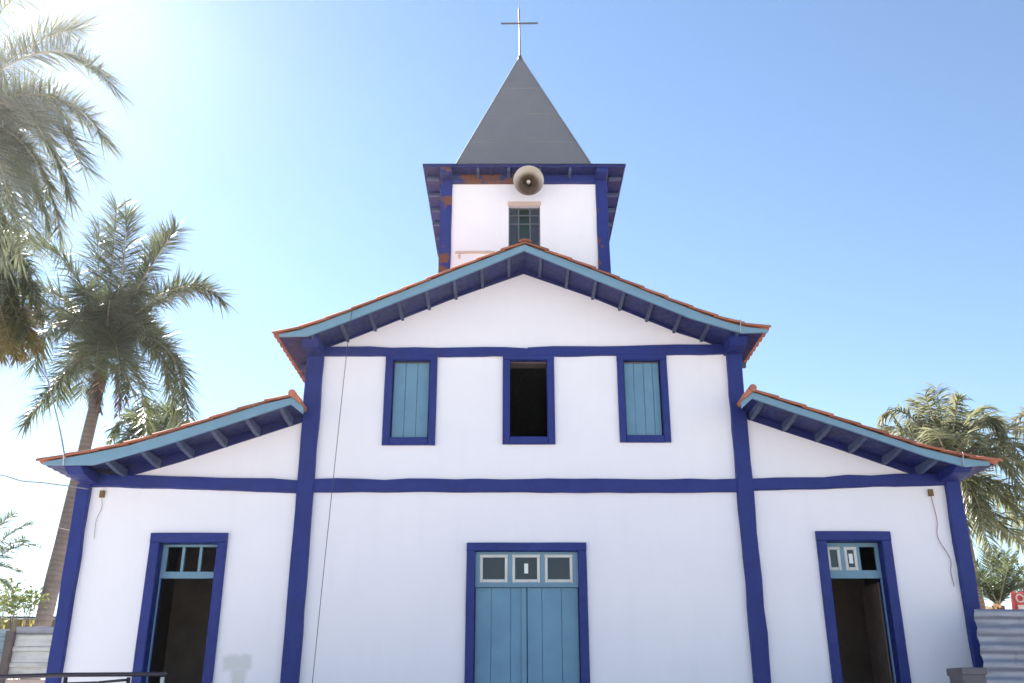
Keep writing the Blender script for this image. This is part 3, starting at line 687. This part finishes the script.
mb = MB(); mb.tube([(-7.2, 11, 1.888), (-5.6, 11, 1.905), (-4.9, 11, 1.925), (-3.8, 11, 1.932)], .024, 10); mb.build('top_rail', M['dark_metal'], r, True)
for x in (-7.0, -4.89, -4.2, -3.83):
    mb = MB(); mb.tube([(x, 11, FL), (x, 11, 1.9)], .022, 8); mb.build('post', M['dark_metal'] if x < -3.9 else M['white_frame'], r, True)
mb = MB(); mb.tube([(-4.2, 11.02, 1.875), (-4.55, 11.02, 1.845), (-4.88, 11.02, 1.835)], .014, 8); mb.build('brace', M['dark_metal'], r, True)
mb = MB(); mb.tube([(-7.0, 11, 1.2), (-3.83, 11, 1.2)], .016, 8); mb.build('lower_rail', M['dark_metal'], r, True)
# sign board with yellow letters behind the left hoarding
sg = thing('sign_board', (-12.2, 24, 0), 'olive sign board with yellow letters just above the left hoarding', 'sign')
z_top = at(30, 619, 24).z; z_bot = at(30, 640, 24).z
xl = at(-40, 625, 24).x; xr = at(66, 625, 24).x
mb = MB(); mb.box(xl, xr, 24.0, 24.05, z_bot - .1, z_top); mb.build('board', M['olive_board'], sg)
mb = MB(); mb.bar((xl, 23.97, z_top + .03), (xr, 23.97, z_top + .03), .06, .06, (0, 0, 1)); mb.build('top_rail', M['dark_metal'], sg)
for x in (xl + .2, xr - .5):
    mb = MB(); mb.bar((x, 24.1, 0), (x, 24.1, z_top), .1, .1, (1, 0, 0)); mb.build('post', M['weather_wood'], sg)
mb = MB(); lt_h = .42
def strokes(px, segs):
    x0 = at(px, 625, 24).x; zt = z_top - .03
    for (a, b_, c_, d_) in segs: mb.bar((x0 + a, 23.985, zt - b_), (x0 + c_, 23.985, zt - d_), .075, .02, (1, 0, 0) if abs(a - c_) < abs(b_ - d_) else (0, 0, 1), 0)
strokes(24, [(0, 0, -.02, lt_h)]); strokes(31, [(0, 0, 0, lt_h), (.0, .04, .2, .04), (0, .2, .17, .2), (0, .4, .2, .4)]); strokes(36.5, [(0, 0, 0, lt_h)]); strokes(56, [(.12, 0, -.02, lt_h), (.12, 0, .26, lt_h), (.04, .26, .2, .26)]); strokes(4, [(0, 0, 0, lt_h)])
mb.build('lettering', M['yellow'], sg)
# red patterned canopy at the right edge
rc = thing('red_banner', (9.1, 17, FL), 'red cloth banner with cream rings hung just above the zinc fence', 'banner')
p0 = at(1010.5, 592, 17); p1 = at(1050, 592, 17); pz = at(1012, 608, 17).z
mb = MB(); n = 14; vs = []
for i in range(n + 1):
    x = p0.x + (p1.x - p0.x) * i / n
    for k in range(5):
        z = p0.z + (pz - .25 - p0.z) * k / 4; vs.append((x - (.05 * k / 4 * (1 if i == 0 else 0)), 17 + .03 * math.sin(i * 1.7) * k / 4 , z + .02 * math.sin(i * 2.1)))
mb.add(vs, [(i*5+k, i*5+k+1, i*5+5+k+1, i*5+5+k) for i in range(n) for k in range(4)])
mb.build('cloth', M['red'], rc)
mb = MB()
for i in range(4):
    cx_ = p0.x + .12 + .16 * i; cz_ = p0.z - .11
    for rr in (.065, ): mb.tube([(cx_ + rr * math.cos(a * .5236), 16.955, cz_ + rr * math.sin(a * .5236)) for a in range(13)], .014, 6)
mb.bar((p0.x + .06, 16.955, p0.z - .27), (p1.x, 16.955, p0.z - .25), .09, .012, (0, 0, 1)); mb.build('ring_pattern', M['cream'], rc)
for x in (p0.x + .04, p1.x - .04):
    mb = MB(); mb.tube([(x, 17.05, FL), (x, 17.05, p0.z - .01)], .02, 8); mb.build('pole', M['iron'], rc, True)

# ------------------------------------------------------------------ palms
def frond_mesh(C, Mid, T, leafL, n, w=.028, plume=1., droop=.5, rach=.03, start=.12, seed=0, taper=.55):
    """one feather leaf: rachis along a bent curve with narrow leaflets on both sides"""
    rnd = random.Random(seed); mb = MB(); pts = []; S_ = 18
    for i in range(S_ + 1):
        t = i / S_; pts.append(C * (1-t)**2 + Mid * 2*t*(1-t) + T * t*t)
    ra = MB(); ra.tube(pts, [rach * (1 - .85 * i / S_) for i in range(S_ + 1)], 5)
    for i in range(n):
        t = start + (1 - start) * (i + rnd.random() * .6) / n; p = C * (1-t)**2 + Mid * 2*t*(1-t) + T * t*t
        tan = ((Mid - C) * (1-t) + (T - Mid) * t).normalized()
        side = tan.cross(Vector((0, 0, 1)))
        side = side.normalized() if side.length > .15 else Vector((1, 0, 0))
        up = side.cross(tan).normalized()
        env = min(1, (t - start) / .18 + .35) * (1 - max(0, (t - .55) / .45) ** 1.6 * (1 - taper))
        for s_ in (-1, 1):
            ang = rnd.gauss(.15, .55 * plume); fw = .36 + .75 * t ** 3 + rnd.gauss(0, .10)
            d0 = (side * s_ * math.cos(ang) + up * math.sin(ang) + tan * fw).normalized()
            L = leafL * env * rnd.uniform(.78, 1.1); q = p.copy(); prev = None; tone = rnd.random(); K = 3; d = d0
            wd_ = w * rnd.uniform(.75, 1.15); nrm = d0.cross(Vector((rnd.gauss(0, .5), rnd.gauss(0, .5), 1))).normalized()
            ring = []
            for k in range(K + 1):
                f = k / K; hw = wd_ * (1 - f ** 2) * (.55 + .9 * min(f * 3, 1)) * .5 + .0015
                ring += [q + nrm * hw, q - nrm * hw]
                d = (d + Vector((0, 0, -1)) * droop * (.35 + f) * .55).normalized(); q = q + d * (L / K)
            mb.add(ring, [(2*k, 2*k+1, 2*k+3, 2*k+2) for k in range(K)], tone + .001)
    return mb, ra
def palm(name, C, base, fronds, label, cat='palm tree', leafm='leaf', trunkm='trunk', r0=.2, r1=.11, shaft=0, leafL=.6, n=80, plume=1., droop=.5, w=.03, rach=.035, seed=1, lean=None, taper=.55):
    """fronds: list of (tip, mid or None, material or None)"""
    C = Vector(C); base = Vector(base); t = thing(name, tuple(base), label, cat, 'palms around the church')
    top = C - Vector((0, 0, shaft)); mb = MB(); P_ = []; rs = []
    for i in range(15):
        k = i / 14; p = base.lerp(top, k) + (Vector(lean) * math.sin(k * math.pi) if lean else Vector((0, 0, 0))); P_.append(p)
        rs.append((r0 + (r1 - r0) * k) * (1 + .25 * max(0, .08 - k) / .08) * (1 + .03 * math.sin(i * 2.1)))
    mb.tube(P_, rs, 16); mb.build('trunk', M[trunkm], t, True)
    if shaft:
        mb = MB(); mb.tube([top - Vector((0, 0, .05)), top + Vector((0, 0, shaft * .3)), top + Vector((0, 0, shaft * .75)), C], [r1 * 1.05, r1 * 1.25, r1 * .95, r1 * .6], 14); mb.build('crownshaft', M['crownshaft'], t, True)
    for i, (T, Md, fm) in enumerate(fronds):
        T = Vector(T)
        if Md is None: Md = (C + T) / 2 + Vector((0, 0, .28 * (T - C).length))
        fm_ = frond_mesh(C, Vector(Md), T, leafL, n, w, plume, droop, rach, seed=seed * 100 + i, taper=taper); f_ = fm_[0].build('frond', M[fm or leafm], t); fm_[1].build('rachis', M['rachis'], f_, True)
    return t
def px_fronds(Y, lst):
    """(tip px, mid px, depth offset of the tip) -> real points around the crown"""
    out = []
    for e in lst:
        (tx, ty), (mx, my), dy = e[:3]; out.append((at(tx, ty, Y + dy), at(mx, my, Y + dy * .5), e[3] if len(e) > 3 else None))
    return out
# tall royal palm left of the church
Y = 22.; Cc = at(106, 345, Y); bs = at(44, 640, Y); bs.z = 0; p1 = at(42, 622, Y); bs.x = p1.x - (Cc.x - p1.x) / (Cc.z - p1.z) * p1.z
fr = px_fronds(Y, [((117, 206), (112, 270), .4), ((126, 214), (128, 268), -.6), ((100, 226), (95, 275), 1.), ((176, 230), (150, 262), -.5), ((160, 238), (140, 275), .8), ((222, 300), (178, 258), .2), ((205, 290), (165, 285), 1.4),
    ((188, 425), (182, 310), -.3), ((176, 438), (172, 310), .9), ((148, 446), (142, 345), -.9), ((22, 242), (70, 235), .2), ((-4, 300), (55, 265), .5), ((4, 336), (60, 280), -.8),
    ((33, 368), (48, 290), .4), ((25, 424), (78, 350), -.5), ((56, 402), (72, 330), 1.0), ((140, 290), (122, 300), -2.6), ((110, 300), (108, 310), -2.7), ((145, 330), (130, 300), -2.3), ((70, 330), (88, 300), -2.2), ((120, 372), (114, 320), -2.5), ((96, 372), (98, 325), -2.), ((180, 400), (172, 305), 1.3), ((82, 290), (95, 300), -2.4), ((130, 390), (122, 320), -2.2), ((160, 350), (140, 300), 2.4), ((82, 395), (86, 330), 2.)])
pt = palm('royal_palm', Cc, bs, fr, 'tall royal palm with full dark crown left of the church', leafL=.70, n=185, r0=.22, r1=.125, shaft=1.2, plume=.95, droop=.22, w=.022, rach=.04, seed=3, taper=.8)
# hanging dead sheaths round its crownshaft
for i, (tx, ty, mx, my, dy) in enumerate(((100, 412, 96, 365, -.4), (118, 415, 122, 365, .3), (92, 405, 95, 360, .5), (126, 405, 126, 360, -.3))):
    frond_mesh(at(106, 365, Y), at(mx, my, Y + dy * .5), at(tx, ty, Y + dy), .34, 60, .03, 1., .9, .03, seed=900 + i)[0].build('dead_frond', M['leaf_brown'], pt)
# nearer palm, crown cut by the upper left corner
Y = 15.; Cc = at(-52, 118, Y); bs = at(-75, 640, Y); bs.z = 0
fr = px_fronds(Y, [((114, 88), (52, 4), -.3), ((60, -26), (-10, -10), .4), ((104, 140), (60, 62), .2), ((84, 170), (48, 80), -.8), ((60, 232), (38, 110), .3), ((30, 245), (18, 120), -.6), ((2, 262), (0, 130), .3), ((-60, -120), (-60, 0), 0), ((-190, 60), (-120, 0), .5), ((-200, 170), (-130, 60), -.5), ((-120, 240), (-100, 90), .3),
    ((70, 120), (30, 70), 1.6), ((40, 190), (20, 90), 1.5), ((10, 215), (0, 120), -1.6), ((-30, 60), (-40, 60), -2.5), ((70, 200), (50, 90), .8), ((45, 140), (20, 80), -1.8), ((80, 30), (30, 30), 1.), ((48, 225), (22, 120), .9), ((20, 255), (5, 130), .7)])
palm('royal_palm', Cc, bs, fr, 'nearest palm whose flare-paled fronds reach in from the upper left corner', leafL=.72, n=165, r0=.22, r1=.13, shaft=1.3, plume=.65, droop=.14, w=.017, rach=.028, seed=5, leafm='leaf_grey', taper=.85)
# palm at the left edge, partly yellowed
Y = 19.; Cc = at(-40, 262, Y); bs = at(-60, 640, Y); bs.z = 0
fr = px_fronds(Y, [((38, 300), (10, 240), 0), ((30, 268), (0, 225), .6), ((24, 340), (8, 265), -.4), ((42, 318), (20, 262), .9), ((-20, 350), (-20, 290), .3, 'leaf_dry'), ((12, 352), (-2, 280), -.5, 'leaf_dry'), ((24, 354), (6, 285), .2, 'leaf_dry'), ((2, 358), (-15, 290), .6, 'leaf_dry'), ((32, 345), (12, 280), .8, 'leaf_dry'), ((-100, 220), (-70, 210), 0), ((-120, 320), (-90, 240), .4), ((-40, 160), (-40, 210), .2), ((38, 350), (14, 290), -.2, 'leaf_dry'), ((16, 357), (0, 300), .4, 'leaf_dry'), ((-6, 356), (-16, 300), -.3, 'leaf_dry'), ((10, 245), (-15, 215), -1.2), ((-10, 300), (-20, 260), -1.5)])
palm('royal_palm', Cc, bs, fr, 'palm at the left edge with yellowed drooping lower fronds', leafm='leaf', leafL=.68, n=140, r0=.19, r1=.12, shaft=1., plume=1.2, droop=.5, w=.026, seed=8)
# smaller palm peeping over the left aisle roof
Y = 30.; Cc = at(150, 452, Y); bs = at(140, 640, Y); bs.z = 0
fr = px_fronds(Y, [((110, 440), (128, 398), 0), ((130, 418), (140, 405), .8), ((150, 405), (150, 420), .5), ((178, 412), (165, 405), -.4), ((195, 440), (180, 400), .4), ((165, 408), (158, 415), 1.), ((120, 455), (130, 415), -.7), ((205, 460), (185, 415), 0), ((140, 412), (145, 425), -1)])
palm('royal_palm', Cc, bs, fr, 'distant palm whose top just shows over the left aisle roof', leafL=.7, n=70, r0=.2, r1=.13, shaft=.8, plume=1., droop=.5, w=.045, seed=11)
# low palm at the left edge
Y = 20.; Cc = at(-34, 590, Y); bs = at(-44, 640, Y); bs.z = 0
fr = px_fronds(Y, [((14, 514), (-12, 530), 0), ((30, 524), (-5, 535), .5), ((38, 545), (5, 540), 0), ((26, 538), (0, 545), -.5), ((18, 570), (-6, 555), .3), ((-60, 520), (-50, 550), 0), ((-90, 560), (-70, 550), .3), ((8, 585), (-10, 565), .4), ((-20, 510), (-30, 540), 1)])
palm('young_palm', Cc, bs, fr, 'young palm at the left edge with thin arching fronds above the hoarding', leafL=.42, n=70, r0=.14, r1=.10, plume=.35, droop=.45, w=.015, rach=.016, seed=13)
# leaning palm right of the church
Y = 24.; Cc = at(950, 470, Y); bs = at(990, 640, Y); bs.z = 0
fr = px_fronds(Y, [((936, 388), (942, 420), .3), ((960, 398), (952, 415), -.4), ((915, 402), (930, 415), .8), ((882, 418), (905, 390), .2), ((868, 440), (895, 405), .6), ((890, 445), (915, 410), -.5), ((985, 408), (965, 405), .8), ((1004, 440), (985, 385), -.2), ((1030, 480), (1010, 405), .3), ((1022, 500), (1000, 425), -.8), ((1060, 440), (1005, 405), .6), ((1075, 505), (1010, 430), .2),
    ((1075, 500), (1010, 487), -.4), ((1062, 492), (1000, 512), .3, 'leaf_olive'), ((1070, 500), (1000, 552), .2, 'leaf_pale'), ((1040, 535), (1000, 480), -.6), ((962, 560), (968, 500), .5, 'leaf_olive'), ((1058, 520), (1000, 562), .1), ((1046, 562), (985, 515), .4), ((1002, 572), (972, 505), .6), ((985, 530), (975, 480), -.8), ((1020, 520), (985, 460), 1.2), ((1085, 470), (1020, 420), -.6), ((958, 575), (958, 500), -.3, 'leaf_brown'), ((960, 420), (950, 430), 2.2), ((930, 430), (940, 430), -2.), ((975, 440), (965, 420), -1.8), ((1010, 460), (985, 420), 1.8), ((905, 430), (925, 410), 1.6), ((950, 400), (945, 425), 1.4), ((925, 395), (935, 425), -1.2), ((1000, 425), (980, 405), 1.6)])
palm('leaning_palm', Cc, bs, fr, 'large pale palm with arching fronds behind the right aisle eave', leafm='leaf_pale', trunkm='trunk_brown', leafL=.68, n=82, r0=.17, r1=.15, plume=.5, droop=.9, w=.033, rach=.04, seed=17)
# palm mostly beyond the right edge
Y = 26.; Cc = at(1082, 440, Y); bs = at(1095, 640, Y); bs.z = 0
fr = px_fronds(Y, [((1014, 420), (1045, 400), 0, 'leaf_dry'), ((1016, 430), (1050, 415), .5, 'leaf_dry'), ((1080, 360), (1080, 400), 0), ((1140, 420), (1110, 400), 0), ((1150, 480), (1120, 430), .5), ((1040, 500), (1055, 440), .3), ((1060, 510), (1065, 450), -.8), ((1110, 510), (1105, 440), .4), ((1050, 380), (1065, 400), 1)])
palm('royal_palm', Cc, bs, fr, 'palm at the right edge showing only a yellowish frond tip', leafm='leaf_olive', leafL=.5, n=80, r0=.2, r1=.13, shaft=1, plume=1., droop=.4, w=.035, seed=19)
# small upright palm over the zinc fence
Y = 19.; Cc = at(998, 606, Y); bs = at(1000, 650, Y); bs.z = FL
fr = px_fronds(Y, [((985, 552), (992, 575), 0), ((976, 562), (988, 580), .3), ((997, 548), (998, 575), -.2), ((1006, 552), (1002, 575), .3), ((1016, 556), (1006, 578), -.3), ((1022, 568), (1010, 582), .2), ((1028, 585), (1012, 588), 0), ((972, 580), (986, 586), -.2), ((968, 598), (984, 590), .2), ((990, 556), (994, 580), .6), ((1010, 560), (1004, 580), -.6), ((980, 572), (990, 585), -.5), ((1018, 580), (1008, 588), .5), ((1000, 560), (999, 580), .8)])
palm('young_palm', Cc, bs, fr, 'small bushy palm with upright fronds standing over the zinc fence', leafm='leaf', trunkm='trunk_brown', leafL=.30, n=55, r0=.12, r1=.12, plume=.4, droop=.05, w=.014, rach=.018, seed=23)
# shrubs
def shrub(name, c, rx, rz, n, label, m, size=.09, seed=1, stem=True):
    rnd = random.Random(seed); c = Vector(c); base = (c.x, c.y, FL if c.x > 0 else 0); t = thing(name, base, label, 'shrub')
    mb = MB(); br = MB()
    for q in range(9):
        d = Vector((rnd.gauss(0, 1), rnd.gauss(0, 1), rnd.gauss(.4, .8))); d = Vector((d.x * rx, d.y * rx, d.z * rz)) * .55; tip = c + d
        br.tube([Vector(base) + Vector((rnd.gauss(0, .04), rnd.gauss(0, .04), 0)), (Vector(base) + c) / 2 + Vector((rnd.gauss(0, .08), 0, 0)), c + d * .3, tip], [.009, .008, .006, .003], 5)
        for k in range(n // 9):
            p = tip + Vector((rnd.gauss(0, rx * .3), rnd.gauss(0, rx * .3), rnd.gauss(0, rz * .3))); a = Vector((rnd.gauss(0, 1), rnd.gauss(0, 1), rnd.gauss(0, .7))).normalized(); b_ = a.cross(Vector((rnd.random(), rnd.random(), rnd.random()))).normalized(); s_ = size * rnd.uniform(.6, 1.2)
            mb.add([p, p + a * s_ * .5 + b_ * s_ * .25, p + a * s_, p + a * s_ * .5 - b_ * s_ * .25], [(0, 1, 2, 3)], rnd.random() + .001)
    mb.build('foliage', M[m], t); br.build('stems', M['weather_wood'], t, True); return t
shrub('shrub', at(16, 606, 21), .40, .28, 420, 'yellow-green leafy shrub over the left hoarding', 'leaf_shrub', .12, 2)
shrub('shrub', at(30, 604, 22), .40, .28, 220, 'sparse grey-green shrub beside the royal palm trunk', 'leaf', .11, 4)
shrub('shrub', at(4, 606, 22), .35, .35, 330, 'loose green shrub at the left edge over the hoarding', 'leaf_olive', .1, 6)
shrub('shrub', at(1022, 590, 21), .35, .45, 420, 'dark green shrub behind the red banner', 'leaf', .1, 9)
t = thing('flower_plant', (9.0, 18, FL), 'small plant with pale yellow flowers behind the zinc fence', 'plant')
st_ = MB(); rnd = random.Random(5)
for i in range(7):
    p = at(987 + i * 2.2 + rnd.uniform(-1, 1), 605 + rnd.uniform(-1, 4), 17.6 + rnd.uniform(-.1, .1)); mb = MB()
    for k in range(6):
        a = k * 1.047 + i; ln = rnd.uniform(.03, .045); mb.add([p, p + Vector((math.cos(a + .5), -.3, math.sin(a + .5))) * ln * .7, p + Vector((math.cos(a), -.3, math.sin(a))) * ln, p + Vector((math.cos(a - .5), -.3, math.sin(a - .5))) * ln * .7], [(0, 1, 2, 3)])
    mb.build('flower', M['flower_yellow'], t); st_.tube([(9.0, 18, FL), (p.x, p.y + .1, p.z - .4), p + Vector((0, .01, 0))], .006, 5)
st_.build('stems', M['leaf_olive'], t)
for o in bpy.data.objects:
    if '_o' in o: del o['_o']
